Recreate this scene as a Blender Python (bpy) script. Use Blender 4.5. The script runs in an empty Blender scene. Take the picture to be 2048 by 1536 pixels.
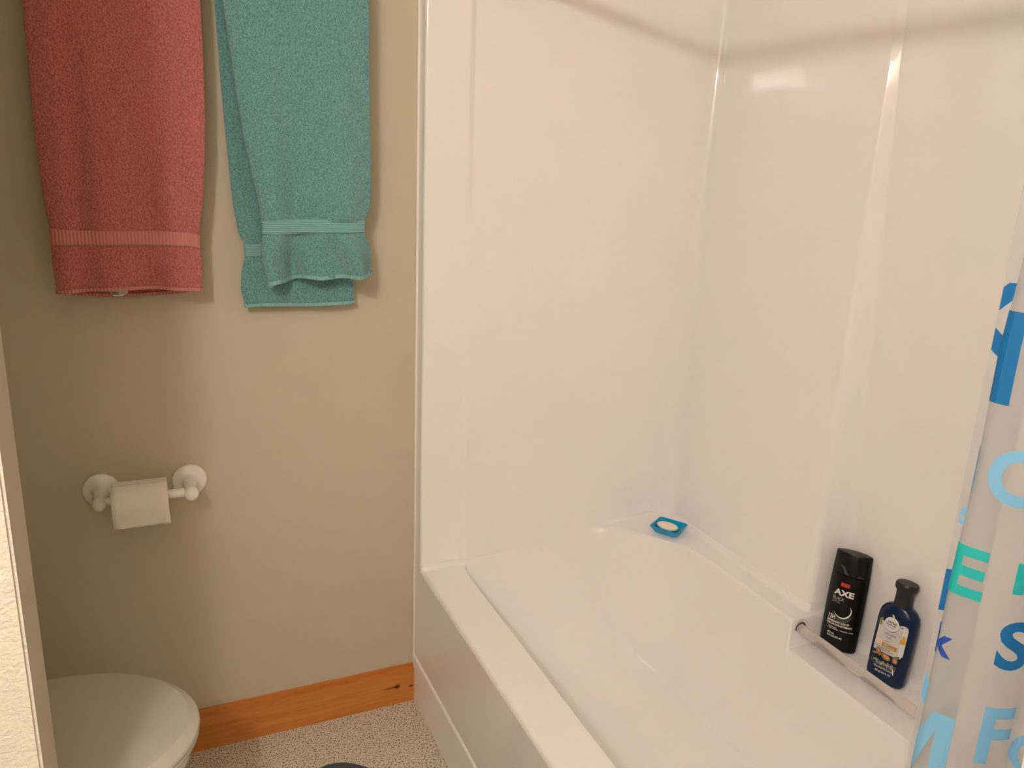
import bpy, bmesh, math, random
import numpy as np
from mathutils import Vector, Matrix

random.seed(3)
C = bpy.context.scene.collection
SC = bpy.context.scene
PI = math.pi

# ------------------------------------------------------------------ camera, world, exposure
YAW, PITCH, ROLL, FPX = 0.43122, 0.26991, 0.04174, 1612.95
CAM = Vector((-0.57096, -1.79049, 1.39728))
cy_, sy_, cp_, sp_ = math.cos(YAW), math.sin(YAW), math.cos(PITCH), math.sin(PITCH)
fwd = Vector((sy_*cp_, cy_*cp_, -sp_))
rgt = Vector((cy_, -sy_, 0))
up = rgt.cross(fwd)
rgt, up = (math.cos(ROLL)*rgt + math.sin(ROLL)*up), (-math.sin(ROLL)*rgt + math.cos(ROLL)*up)
cam_d = bpy.data.cameras.new('camera')
cam_d.sensor_width = 36.0
cam_d.lens = FPX/2048*36.0
cam_d.clip_start = 0.02
cam = bpy.data.objects.new('camera', cam_d)
C.objects.link(cam)
cam.matrix_world = Matrix(((rgt.x, up.x, -fwd.x, CAM.x), (rgt.y, up.y, -fwd.y, CAM.y),
                           (rgt.z, up.z, -fwd.z, CAM.z), (0, 0, 0, 1)))
SC.camera = cam
SC.view_settings.view_transform = 'Standard'
SC.view_settings.look = 'None'
SC.view_settings.gamma = 1.0
SC.view_settings.exposure = 1.77
SC.view_settings.use_curve_mapping = False
SC.cycles.max_bounces = 14
SC.cycles.diffuse_bounces = 10
world = bpy.data.worlds.new('world')
SC.world = world
world.use_nodes = True
world.node_tree.nodes['Background'].inputs[0].default_value = (1, 0.9, 0.8, 1)
world.node_tree.nodes['Background'].inputs[1].default_value = 0.0
LAMP_STRENGTH = 57.0
LAMP_COLOR = (1.0, 0.895, 0.86)

# ------------------------------------------------------------------ materials
def mat(name, color, rough=0.5, **kw):
    m = bpy.data.materials.new(name)
    m.use_nodes = True
    b = m.node_tree.nodes['Principled BSDF']
    b.inputs['Base Color'].default_value = (*color, 1)
    b.inputs['Roughness'].default_value = rough
    for k, v in kw.items():
        b.inputs[k.replace('_', ' ')].default_value = v
    return m

def nd(m, t, **kw):
    n = m.node_tree.nodes.new(t)
    for k, v in kw.items():
        setattr(n, k, v)
    return n

def lk(m, a, b):
    m.node_tree.links.new(a, b)

def bsdf(m):
    return m.node_tree.nodes['Principled BSDF']

def add_bump(m, scale, strength, dist=0.002, detail=3.0, stretch=None, kind='noise', rough=0.5):
    tc = nd(m, 'ShaderNodeTexCoord')
    mp = nd(m, 'ShaderNodeMapping')
    if stretch:
        mp.inputs['Scale'].default_value = stretch
    lk(m, tc.outputs['Object'], mp.inputs['Vector'])
    if kind == 'noise':
        n = nd(m, 'ShaderNodeTexNoise')
        n.inputs['Detail'].default_value = detail
        n.inputs['Roughness'].default_value = rough
        out = n.outputs['Fac']
    else:
        n = nd(m, 'ShaderNodeTexVoronoi')
        out = n.outputs['Distance']
    n.inputs['Scale'].default_value = scale
    lk(m, mp.outputs['Vector'], n.inputs['Vector'])
    bp = nd(m, 'ShaderNodeBump')
    bp.inputs['Strength'].default_value = strength
    bp.inputs['Distance'].default_value = dist
    lk(m, out, bp.inputs['Height'])
    b = bsdf(m)
    if b.inputs['Normal'].links:
        lk(m, b.inputs['Normal'].links[0].from_socket, bp.inputs['Normal'])
    lk(m, bp.outputs['Normal'], b.inputs['Normal'])
    return out

def vary(m, fac, c1, c2, lo=0.3, hi=0.7):
    r = nd(m, 'ShaderNodeValToRGB')
    r.color_ramp.elements[0].position = lo
    r.color_ramp.elements[1].position = hi
    r.color_ramp.elements[0].color = (*c1, 1)
    r.color_ramp.elements[1].color = (*c2, 1)
    lk(m, fac, r.inputs['Fac'])
    lk(m, r.outputs['Color'], bsdf(m).inputs['Base Color'])
    return r

M = {}
M['tub'] = mat('gelcoat', (0.905, 0.89, 0.885), 0.035)
add_bump(M['tub'], 7, 0.04, 0.004, 1)
M['paint'] = mat('wall_paint', (0.565, 0.51, 0.385), 0.55)
add_bump(M['paint'], 160, 0.12, 0.001, 2)
M['texture_paint'] = mat('knockdown_paint', (0.88, 0.85, 0.77), 0.6)
add_bump(M['texture_paint'], 125, 0.9, 0.0032, 2.5, stretch=(1, 1, 1.25))
M['ceiling'] = mat('ceiling_paint', (0.8, 0.78, 0.72), 0.8)
M['caulk'] = mat('caulk', (0.85, 0.82, 0.74), 0.35)
M['ceramic'] = mat('ceramic', (0.85, 0.83, 0.79), 0.12)
M['porcelain'] = mat('porcelain', (0.80, 0.78, 0.745), 0.12)
M['lid'] = mat('lid_plastic', (0.56, 0.535, 0.46), 0.28)
M['tissue'] = mat('tissue', (0.86, 0.83, 0.76), 0.95)
add_bump(M['tissue'], 300, 0.25, 0.001, 2, stretch=(1, 1, .4))
M['card'] = mat('cardboard', (0.5, 0.38, 0.25), 0.9)
M['chrome'] = mat('chrome', (0.8, 0.8, 0.8), 0.12, Metallic=1.0)
M['blue_dish'] = mat('blue_plastic', (0.0, 0.33, 0.66), 0.15)
M['soap'] = mat('soap', (0.93, 0.83, 0.66), 0.4)
M['black'] = mat('black_plastic', (0.002, 0.002, 0.002), 0.36, Specular_IOR_Level=.3)
M['cap_black'] = mat('cap_plastic', (0.006, 0.0055, 0.005), 0.36, Specular_IOR_Level=.35)
M['navy'] = mat('navy_plastic', (0.002, 0.015, 0.058), 0.22, Specular_IOR_Level=.35)
M['dark_cap'] = mat('dark_cap', (0.012, 0.0115, 0.009), 0.38)
M['ink_white'] = mat('ink_white', (0.78, 0.76, 0.72), 0.5)
M['ink_grey'] = mat('ink_grey', (0.28, 0.28, 0.28), 0.5)
M['ink_dim'] = mat('ink_dim', (0.05, 0.05, 0.052), 0.5)
M['ink_red'] = mat('ink_red', (0.55, 0.03, 0.02), 0.5)
M['ink_dark'] = mat('ink_dark', (0.06, 0.06, 0.07), 0.5)
M['label_grey'] = mat('label_grey', (0.60, 0.60, 0.58), 0.45)
M['label_white'] = mat('label_white', (0.72, 0.72, 0.71), 0.45)
M['gold'] = mat('label_gold', (0.50, 0.27, 0.07), 0.4)
M['amber'] = mat('label_amber', (0.75, 0.38, 0.04), 0.4)
M['peach'] = mat('label_peach', (0.80, 0.60, 0.46), 0.45)
M['nut'] = mat('label_nut', (0.35, 0.13, 0.045), 0.45)
M['nut_light'] = mat('label_nut_light', (0.60, 0.33, 0.15), 0.45)
M['leaf'] = mat('label_leaf', (0.20, 0.24, 0.06), 0.45)
M['clear'] = mat('clear_acrylic', (0.95, 0.90, 0.87), 0.22, Transmission_Weight=0.75, IOR=1.2)
M['gap_shade'] = mat('painted_gap_shade', (0.10, 0.085, 0.08), 0.6)  # dark colour standing in for the shade inside the socket gap
M['shade_pink'] = mat('socket_shade_tint', (0.80, 0.70, 0.64), 0.35)  # pinkish tone is the dimple's shading put into the colour
M['mat_blue'] = mat('mat_blue', (0.085, 0.105, 0.155), 1.0)
add_bump(M['mat_blue'], 260, 1.0, 0.006, 2)
M['tag'] = mat('tag_white', (0.75, 0.72, 0.62), 0.8)
M['tag_ink'] = mat('tag_ink', (0.12, 0.12, 0.13), 0.8)

def towel_mat(name, c1, c2):
    m = mat(name, c1, 1.0)
    b = bsdf(m)
    b.inputs['Sheen Weight'].default_value = 0.25
    b.inputs['Sheen Roughness'].default_value = 0.6
    out = add_bump(m, 330, 1.0, 0.0045, 2.5, stretch=(1.15, 1, 0.85))
    vary(m, out, c1, c2, 0.32, 0.68)
    return m
M['pink'] = towel_mat('terry_pink', (0.40, 0.095, 0.082), (0.66, 0.21, 0.18))
M['teal'] = towel_mat('terry_teal', (0.075, 0.26, 0.26), (0.22, 0.47, 0.46))

def band_mat(name, c, direction='X', scale=52):
    m = mat(name, c, 0.9)
    tc = nd(m, 'ShaderNodeTexCoord')
    w = nd(m, 'ShaderNodeTexWave', bands_direction=direction)
    w.inputs['Scale'].default_value = scale
    w.inputs['Distortion'].default_value = 0.4
    lk(m, tc.outputs['Object'], w.inputs['Vector'])
    bp = nd(m, 'ShaderNodeBump')
    bp.inputs['Strength'].default_value = 0.8
    bp.inputs['Distance'].default_value = 0.0015
    lk(m, w.outputs['Fac'], bp.inputs['Height'])
    lk(m, bp.outputs['Normal'], bsdf(m).inputs['Normal'])
    return m
M['pink_band'] = band_mat('pink_band', (0.62, 0.235, 0.20))
M['teal_band'] = band_mat('teal_band', (0.25, 0.50, 0.485))
M['teal_flat_band'] = band_mat('teal_flat_band', (0.22, 0.47, 0.455), 'Z', 75)

# floor: cream sheet vinyl with brown and dark flecks
m = M['floor'] = mat('speckled_vinyl', (0.6, 0.5, 0.4), 0.45)
tc = nd(m, 'ShaderNodeTexCoord')
base = None
last = (0.70, 0.655, 0.52, 1)
for sc, th, col, off in ((420, 0.615, (0.42, 0.35, 0.26, 1), 0.0), (300, 0.625, (0.24, 0.19, 0.14, 1), 3.1),
                         (290, 0.63, (0.03, 0.028, 0.025, 1), 7.7), (380, 0.68, (0.80, 0.76, 0.68, 1), 12.3)):
    mp = nd(m, 'ShaderNodeMapping')
    mp.inputs['Location'].default_value = (off, off*.7, 0)
    lk(m, tc.outputs['Object'], mp.inputs['Vector'])
    n = nd(m, 'ShaderNodeTexNoise')
    n.inputs['Scale'].default_value = sc
    n.inputs['Detail'].default_value = 0.5
    lk(m, mp.outputs['Vector'], n.inputs['Vector'])
    r = nd(m, 'ShaderNodeValToRGB')
    r.color_ramp.elements[0].position = th
    r.color_ramp.elements[1].position = th+0.02
    lk(m, n.outputs['Fac'], r.inputs['Fac'])
    mx = nd(m, 'ShaderNodeMixRGB')
    lk(m, r.outputs['Color'], mx.inputs['Fac'])
    if base is None:
        mx.inputs['Color1'].default_value = last
    else:
        lk(m, base, mx.inputs['Color1'])
    mx.inputs['Color2'].default_value = col
    base = mx.outputs['Color']
lk(m, base, bsdf(m).inputs['Base Color'])

# baseboard: honey pine with grain and two knots
m = M['wood'] = mat('pine', (0.55, 0.22, 0.05), 0.32)
tc = nd(m, 'ShaderNodeTexCoord')
mp = nd(m, 'ShaderNodeMapping')
mp.inputs['Scale'].default_value = (1.3, 10, 17)
lk(m, tc.outputs['Object'], mp.inputs['Vector'])
n = nd(m, 'ShaderNodeTexNoise')
n.inputs['Scale'].default_value = 5
n.inputs['Detail'].default_value = 5
n.inputs['Distortion'].default_value = 0.8
lk(m, mp.outputs['Vector'], n.inputs['Vector'])
r = vary(m, n.outputs['Fac'], (0.50, 0.168, 0.032), (0.64, 0.245, 0.058), 0.3, 0.68)
col = r.outputs['Color']
for kx, kz, sx, sz in ((-0.050, 0.053, 0.0105, 0.0085), (-0.0125, 0.046, 0.009, 0.0045), (-0.066, 0.0525, 0.030, 0.0039)):
    mp = nd(m, 'ShaderNodeMapping', vector_type='POINT')
    mp.inputs['Location'].default_value = (-kx/sx, 0, -kz/sz)
    mp.inputs['Scale'].default_value = (1/sx, 0, 1/sz)
    lk(m, tc.outputs['Object'], mp.inputs['Vector'])
    ln = nd(m, 'ShaderNodeVectorMath', operation='LENGTH')
    lk(m, mp.outputs['Vector'], ln.inputs[0])
    rr = nd(m, 'ShaderNodeValToRGB')
    rr.color_ramp.elements[0].position = 0.35
    rr.color_ramp.elements[0].color = (1, 1, 1, 1) if sz > .004 else (.7, .7, .7, 1)
    rr.color_ramp.elements[1].position = 1.0
    rr.color_ramp.elements[1].color = (0, 0, 0, 1)
    lk(m, ln.outputs['Value'], rr.inputs['Fac'])
    mx = nd(m, 'ShaderNodeMixRGB')
    lk(m, rr.outputs['Color'], mx.inputs['Fac'])
    lk(m, col, mx.inputs['Color1'])
    mx.inputs['Color2'].default_value = (0.055, 0.016, 0.006, 1)
    col = mx.outputs['Color']
lk(m, col, bsdf(m).inputs['Base Color'])

# curtain film: frosted, lets light through
def film(name, c, trans, clear):
    m = bpy.data.materials.new(name)
    m.use_nodes = True
    nt = m.node_tree
    nt.nodes.remove(nt.nodes['Principled BSDF'])
    out = nt.nodes['Material Output']
    d = nd(m, 'ShaderNodeBsdfDiffuse')
    d.inputs['Color'].default_value = (*c, 1)
    t = nd(m, 'ShaderNodeBsdfTranslucent')
    t.inputs['Color'].default_value = (*c, 1)
    g = nd(m, 'ShaderNodeBsdfGlossy')
    g.inputs['Roughness'].default_value = 0.3
    g.inputs['Color'].default_value = (1, 1, 1, 1)
    tr = nd(m, 'ShaderNodeBsdfTransparent')
    a = nd(m, 'ShaderNodeMixShader')
    a.inputs[0].default_value = trans
    lk(m, d.outputs[0], a.inputs[1])
    lk(m, t.outputs[0], a.inputs[2])
    b = nd(m, 'ShaderNodeMixShader')
    b.inputs[0].default_value = clear
    lk(m, a.outputs[0], b.inputs[1])
    lk(m, tr.outputs[0], b.inputs[2])
    c2 = nd(m, 'ShaderNodeMixShader')
    c2.inputs[0].default_value = 0.05
    lk(m, b.outputs[0], c2.inputs[1])
    lk(m, g.outputs[0], c2.inputs[2])
    lk(m, c2.outputs[0], out.inputs['Surface'])
    return m
M['film'] = film('frosted_film', (0.66, 0.67, 0.68), 0.42, 0.40)
M['film_dark'] = film('film_ink_dark_blue', (0.0, 0.18, 0.50), 0.15, 0.03)
M['film_blue'] = film('film_ink_royal', (0.015, 0.09, 0.50), 0.15, 0.03)
M['film_light'] = film('film_ink_sky', (0.24, 0.60, 0.92), 0.15, 0.06)
M['film_green'] = film('film_ink_teal', (0.012, 0.56, 0.56), 0.15, 0.04)

def emit(name, c, s):
    m = bpy.data.materials.new(name)
    m.use_nodes = True
    b = bsdf(m)
    b.inputs['Base Color'].default_value = (0.9, 0.9, 0.9, 1)
    b.inputs['Emission Color'].default_value = (*c, 1)
    b.inputs['Emission Strength'].default_value = s
    return m
M['bulb'] = emit('lamp_bulb', LAMP_COLOR, LAMP_STRENGTH)

# ------------------------------------------------------------------ helpers
def link_mesh(name, me, material=None, parent=None, smooth=True):
    o = bpy.data.objects.new(name, me)
    C.objects.link(o)
    if material:
        me.materials.append(M[material])
    if smooth:
        for p in me.polygons:
            p.use_smooth = True
    if parent:
        o.parent = parent
    return o

def obj(name, bm, material=None, parent=None, smooth=True, normals=True):
    if normals:
        bmesh.ops.recalc_face_normals(bm, faces=bm.faces)
    me = bpy.data.meshes.new(name)
    bm.to_mesh(me)
    bm.free()
    return link_mesh(name, me, material, parent, smooth)

def pydata(name, vs, fs, material=None, parent=None, smooth=True):
    me = bpy.data.meshes.new(name)
    me.from_pydata(vs, [], fs)
    me.update()
    return link_mesh(name, me, material, parent, smooth)

def thing(name, label, cat, loc=(0, 0, 0), rotz=0, group=None):
    o = bpy.data.objects.new(name, None)
    C.objects.link(o)
    o.location = loc
    o.rotation_euler = (0, 0, rotz)
    o.empty_display_size = 0.05
    return tag(o, label, cat, group)

def tag(o, label, cat, group=None):
    o['label'] = label
    o['category'] = cat
    if group:
        o['group'] = group
    return o

def struct(o, label=None, cat=None):
    o['kind'] = 'structure'
    if label:
        o['label'] = label
    if cat:
        o['category'] = cat
    return o

def box_bm(x0, x1, y0, y1, z0, z1, bevel=0, seg=3):
    bm = bmesh.new()
    bmesh.ops.create_cube(bm, size=1)
    for v in bm.verts:
        v.co = Vector((x0+(v.co.x+.5)*(x1-x0), y0+(v.co.y+.5)*(y1-y0), z0+(v.co.z+.5)*(z1-z0)))
    if bevel:
        bmesh.ops.bevel(bm, geom=bm.edges[:], offset=bevel, segments=seg, affect='EDGES', profile=0.5)
    return bm

def lathe_bm(profile, n=40, axis='Z', bm=None, origin=(0, 0, 0)):
    """profile: (radius, height) pairs; closed on the axis where radius is 0"""
    bm = bm or bmesh.new()
    ox, oy, oz = origin
    def P(r, h, a):
        c, s = r*math.cos(a), r*math.sin(a)
        return {'Z': (ox+c, oy+s, oz+h), 'Y': (ox+c, oy+h, oz+s), 'X': (ox+h, oy+c, oz+s)}[axis]
    rings = []
    for r, h in profile:
        if r < 1e-7:
            rings.append([bm.verts.new(P(0, h, 0))])
        else:
            rings.append([bm.verts.new(P(r, h, 2*PI*k/n)) for k in range(n)])
    for a, b in zip(rings, rings[1:]):
        for k in range(n):
            k2 = (k+1) % n
            if len(a) == 1 and len(b) == 1:
                continue
            if len(a) == 1:
                bm.faces.new((a[0], b[k], b[k2]))
            elif len(b) == 1:
                bm.faces.new((a[k], b[0], a[k2]))
            else:
                bm.faces.new((a[k], b[k], b[k2], a[k2]))
    return bm

def loft_bm(loops, cap0=True, cap1=True, bm=None):
    bm = bm or bmesh.new()
    rs = [[bm.verts.new(p) for p in lp] for lp in loops]
    n = len(rs[0])
    for a, b in zip(rs, rs[1:]):
        for k in range(n):
            bm.faces.new((a[k], a[(k+1) % n], b[(k+1) % n], b[k]))
    if cap0:
        bm.faces.new(rs[0][::-1])
    if cap1:
        bm.faces.new(rs[-1])
    return bm

def grid_faces(nu, nv, closed_u=False):
    fs = []
    for j in range(nv-1):
        for i in range(nu if closed_u else nu-1):
            i2 = (i+1) % nu
            fs.append((j*nu+i, j*nu+i2, (j+1)*nu+i2, (j+1)*nu+i))
    return fs

def auto_smooth(o, deg=35):
    me = o.data
    bm = bmesh.new()
    bm.from_mesh(me)
    for e in bm.edges:
        if len(e.link_faces) == 2 and e.calc_face_angle(0) > math.radians(deg):
            e.smooth = False
    bm.to_mesh(me)
    bm.free()

def flat_big(o):
    for p in o.data.polygons:
        if max(abs(c) for c in p.normal) > .999:
            p.use_smooth = False

def text_mesh(txt, size, align='LEFT', bold=0.0, sx=1.0, spacing=1.0):
    cu = bpy.data.curves.new('lettering_curve', 'FONT')
    cu.body = txt
    cu.size = size
    cu.align_x = align
    cu.offset = bold*size
    cu.resolution_u = 5
    cu.space_character = spacing
    ob = bpy.data.objects.new('lettering_tmp', cu)
    C.objects.link(ob)
    dg = bpy.context.evaluated_depsgraph_get()
    me = bpy.data.meshes.new_from_object(ob.evaluated_get(dg))
    bm = bmesh.new()
    bm.from_mesh(me)
    bmesh.ops.triangulate(bm, faces=bm.faces[:])
    for v in bm.verts:
        v.co.x *= sx
    bpy.data.objects.remove(ob)
    bpy.data.curves.remove(cu)
    bpy.data.meshes.remove(me)
    return bm

def poly_bm(polys):
    bm = bmesh.new()
    for p in polys:
        bm.faces.new([bm.verts.new((x, y, 0)) for x, y in p])
    bmesh.ops.triangulate(bm, faces=bm.faces[:])
    return bm

def merge_into(dst, src, dx=0, dy=0, rot=0):
    c, s = math.cos(rot), math.sin(rot)
    mp = {}
    for v in src.verts:
        x, y = v.co.x, v.co.y
        mp[v] = dst.verts.new((x*c-y*s+dx, x*s+y*c+dy, 0))
    for f in src.faces:
        try:
            dst.faces.new([mp[v] for v in f.verts])
        except ValueError:
            pass
    src.free()

def slice_x(bm, step, axis=0):
    xs = [v.co[axis] for v in bm.verts]
    if not xs:
        return
    lo, hi = min(xs), max(xs)
    no = Vector((1, 0, 0)) if axis == 0 else Vector((0, 1, 0))
    x = math.ceil(lo/step)*step
    while x < hi:
        bmesh.ops.bisect_plane(bm, geom=bm.verts[:]+bm.edges[:]+bm.faces[:], plane_co=no*x, plane_no=no)
        x += step

def ellipse(cx, cy, a, b, n=20, rot=0):
    c, s = math.cos(rot), math.sin(rot)
    return [(cx+a*math.cos(t)*c-b*math.sin(t)*s, cy+a*math.cos(t)*s+b*math.sin(t)*c)
            for t in [2*PI*k/n for k in range(n)]]

def leafshape(cx, cy, ln, w, rot, n=7):
    pts = []
    for k in range(n+1):
        t = k/n
        pts.append((t*ln, w*math.sin(PI*t)))
    for k in range(n-1, 0, -1):
        t = k/n
        pts.append((t*ln, -w*math.sin(PI*t)))
    c, s = math.cos(rot), math.sin(rot)
    return [(cx+x*c-y*s, cy+x*s+y*c) for x, y in pts]

# ------------------------------------------------------------------ the room
XL, YF, ZC = -1.32, -2.62, 2.42
struct(obj('floor', box_bm(XL-.1, .95, YF-.1, .1, -.06, 0), 'floor', smooth=False),
       'cream speckled vinyl floor between toilet and bathtub', 'floor')
struct(obj('ceiling', box_bm(XL-.1, .95, YF-.1, .1, ZC, ZC+.06), 'ceiling', smooth=False))
struct(obj('wall_back', box_bm(XL-.1, .95, 0, .1, 0, ZC), 'paint', smooth=False),
       'beige painted wall behind the towels and paper holder', 'wall')
struct(obj('wall_left', box_bm(XL-.1, XL, YF, 0, 0, ZC), 'paint', smooth=False))
struct(obj('wall_right', box_bm(.85, .95, YF, 0, 0, ZC), 'paint', smooth=False))
struct(obj('wall_front', box_bm(XL-.1, .95, YF-.1, YF, 0, ZC), 'paint', smooth=False))
struct(obj('wall_wing', box_bm(.0, .85, -1.66, -1.54, 0, ZC), 'paint', smooth=False))
# partition beside the toilet: smooth end, rough near face
bm = box_bm(XL, -.738, -.775, -.66, 0, ZC)
bmesh.ops.bevel(bm, geom=[e for e in bm.edges if all(abs(v.co.x+.738) < 1e-5 for v in e.verts) and
                          abs(e.verts[0].co.z-e.verts[1].co.z) > 1], offset=.004, segments=4, affect='EDGES')
o = obj('wall_partition', bm, 'texture_paint')
o.data.materials.append(M['paint'])
flat_big(o)
for p in o.data.polygons:
    if p.normal.x > .9:
        p.material_index = 1
struct(o, 'narrow end of white textured partition wall at left edge', 'wall')

bm = box_bm(XL, -.001, -.0165, 0, 0, .1055)
bmesh.ops.bevel(bm, geom=[e for e in bm.edges if all(v.co.z > .1 and v.co.y < -.01 for v in e.verts)],
                offset=.009, segments=4, affect='EDGES')
o = obj('baseboard_back', bm, 'wood')
flat_big(o)
struct(o, 'honey pine baseboard with two dark knots', 'baseboard')
struct(obj('trim_1', box_bm(-.0045, .001, -.0045, 0, .1, 1.97, .0015), 'caulk'), 'white caulk bead along the wall seam', 'trim')
struct(obj('trim_2', box_bm(-.004, .003, -1.53, 0, 0, .004, .0015), 'caulk'), 'white caulk bead along the bathtub foot', 'trim')

# ------------------------------------------------------------------ bathtub with its surround
tub = thing('shower_bathtub', 'glossy cream white bathtub with moulded surround walls', 'bathtub', (0, 0, 0))
T = .0435
YN = -1.53
def lerp(a, b, t): return a+(b-a)*t
def xw(z): return .770-.032*(1.7-z)          # back wall
def xr(z): return .778+.029*(1.7-z)          # recessed part of the back wall
def yend(z): return -.0345-.0125*(1.75-z)     # end wall
def ystep(z): return -.562-.040*(1.6-z)/1.15

def fillet_path(pts):
    """pts: (x, y, r); fixed vertex count per corner"""
    out = []
    for i, (x, y, r) in enumerate(pts):
        p = Vector((x, y))
        if r == 0:
            out.append(p)
            continue
        a = (Vector(pts[i-1][:2])-p)
        b = (Vector(pts[i+1][:2])-p)
        la, lb = a.length, b.length
        a, b = a/la, b/lb
        ang = math.acos(max(-1, min(1, a.dot(b))))
        tl = min(r/math.tan(ang/2), la*.49, lb*.49)
        n = 9
        q0, q2 = p+a*tl, p+b*tl
        out.append(p+a*min(tl+.004, la*.495))
        for k in range(n+1):
            t = k/n
            # circular-looking conic
            w = math.sin(ang/2)
            d = (1-t)**2+2*w*t*(1-t)+t*t
            out.append((q0*(1-t)**2+p*2*w*t*(1-t)+q2*t*t)/d)
        out.append(p+b*min(tl+.004, lb*.495))
    return out

def plan(z):
    ye, w, r, ys = yend(z), xw(z), xr(z), ystep(z)
    yn = YN+.09-.02*(1.75-z)
    rc = .022+.03*max(0, (1.3-z)/.9)
    return [(.0004, 0, 0), (.0004, -T, .006), (.102, -T, .012), (.116, ye, .012), (w, ye, rc),
            (w, ys, .006+.012*(1.7-z)), (r, ys-.016-.004*(1.7-z), .006+.014*(1.7-z)), (r, yn, .03), (.10, yn, .01), (.0004, YN+.04, .006), (.0004, YN, 0)]
zs = [.372, .40, .42, .44, .47, .52, .6, .75, .9, 1.05, 1.2, 1.35, 1.5, 1.65, 1.8, 1.93, 1.95, 1.958]
vs = []
for z in zs:
    pl = fillet_path(plan(min(z, 1.93)))
    if z > 1.93:
        pl = [Vector((p.x+.0, p.y)) for p in pl]
    nu = len(pl)
    vs += [(p.x, p.y, z) for p in pl]
# fold the top edge back to the studs
top = fillet_path(plan(1.93))
for p in top:
    vs.append((max(p.x, p.x+.0), p.y, 1.96))
zs.append(1.96)
# top ledge going outward
for p in top:
    cx, cyy = .4, -.76
    vs.append((.0004 if p.x < .01 else (.849 if p.x > .7 else p.x), -.0005 if p.y > -.2 else (YN-.008 if p.y < -1.3 else p.y), 1.962))
zs.append(1.962)
sur = pydata('surround', vs, grid_faces(nu, len(zs)), 'tub', tub)
auto_smooth(sur, 50)

# basin: heights over a fine grid
def axis(*segs):
    a = []
    for lo, hi, st in segs:
        a += list(np.arange(lo, hi-1e-9, st))
    return np.array(a)
gx = np.concatenate([axis((0, .016, .0016), (.016, .10, .007), (.10, .17, .0025), (.17, .56, .008), (.56, .835, .003)), [.835]])
gy = np.unique(np.concatenate([-.0502-np.array([.00005, .00015, .0003, .0006, .001, .0016, .0024, .0034]), axis((-1.53, -1.2, .008), (-1.2, -.72, .007), (-.72, -.59, .0022), (-.59, -.25, .006), (-.25, -.12, .003), (-.12, -.02, .0014)), [-.02]]))
X, Y = np.meshgrid(gx, gy)
def sp(u, k): return k*np.logaddexp(0, u/k)
def smin(a, b, k):
    h = np.clip(.5+.5*(b-a)/k, 0, 1)
    return b*(1-h)+a*h-k*h*(1-h)
def smax(a, b, k): return -smin(-a, -b, k)
ZF = .075
a1 = sp((X-.615)*(.375/.052), .03)                                   # back side
a2 = sp((.140-X)*9.0, .02)                                            # front side
u3 = np.clip((Y-(yend(.5)-.30))/.30, 0, 1)
a3 = .372*(1-np.sqrt(1-u3**2))                                          # sloping end
a4 = sp((-1.40-Y)*3.5, .03)
dg = (X-.540)*.82+(Y+.085)*.572
a5 = sp(.375+6*dg, .03)                                              # broad corner where the dish stands
PN = 2.8
basin = ZF + (a1**PN+a2**PN+a3**PN+a4**PN+a5**PN)**(1/PN) + .01*(Y+1.4)
rim = .40+.05*np.clip((X-.115)/.45, 0, 1)**1.5
def sstep(u): u = np.clip(u, 0, 1); return u*u*(3-2*u)
H = smin(basin, rim, .012+.02*sstep((X-.12)/.1)*sstep((.62-X)/.1)*sstep((Y+.30)/.1))
# outer roll of the front rim
r0 = .011
e = np.clip(r0-X, 0, r0)
H = H-(r0-np.sqrt(np.clip(r0*r0-e*e, 0, None)))
# recessed shelf behind the bar
shelf = .385+.07*sstep((Y+.634)/.012)+.07*sstep((-1.20-Y)/.012)
H = np.where(X > .60, smin(H, shelf, .006), H)
# coves where the ledges meet the walls
rend = .012-.006*sstep((X-.12)/.1)*sstep((.60-X)/.1)
for d, rc in ((np.where(Y > -.612, xw(H+.014), xr(H+.014))-X, .016), (yend(H+rend)-Y, rend), (Y-(YN+.06), .016)):
    d = np.clip(d, 0, rc)
    H = H+np.where(d < rc, rc-np.sqrt(np.clip(rc*rc-(rc-d)**2, 0, None)), 0)
vs = [(float(x), float(y), float(z)) for x, y, z in zip(X.ravel(), Y.ravel(), H.ravel())]
pydata('basin', vs, grid_faces(len(gx), len(gy)), 'tub', tub)
# apron: kick panel set a little forward of the upper panel
prof = [(.0, .390), (.0, .30), (.0, .20), (.0, .138), (.0005, .134), (-.0035, .130), (-.004, .126), (-.004, .06), (-.004, .001)]
vs, fs = [], []
ys = [0, -.02, -.3, -.7, -1.1, -1.53]
for y in ys:
    vs += [(x, y, z) for x, z in prof]
o = pydata('apron', vs, grid_faces(len(prof), len(ys)), 'tub', tub)
auto_smooth(o, 40)
# clear bar across the shelf
bar = lathe_bm([(0, -.6245), (.0108, -.6245), (.0108, -.90), (.0108, -1.2), (0, -1.2)], 28, 'Y', None, (.692, 0, .4255))
bar_o = obj('grab_bar', bar, 'clear', tub)
auto_smooth(bar_o, 40)
bar_o['label'] = 'clear acrylic rail across the bottle shelf'
sk = lathe_bm([(.0155, -.6215), (.0185, -.6235), (.0205, -.6255), (.0215, -.6285), (.0228, -.626), (.0232, -.618)], 32, 'Y', None, (.692, 0, .4255))
obj('socket', sk, 'shade_pink', bar_o)  # ring carries its shading as a painted pinkish tint
sk = lathe_bm([(.0155, -.6275), (.0135, -.6279), (.0112, -.6275)], 32, 'Y', None, (.692, 0, .4255))
obj('socket_gap_shade', sk, 'gap_shade', bar_o)  # solid dark ring, painted shade between bar and socket

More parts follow.
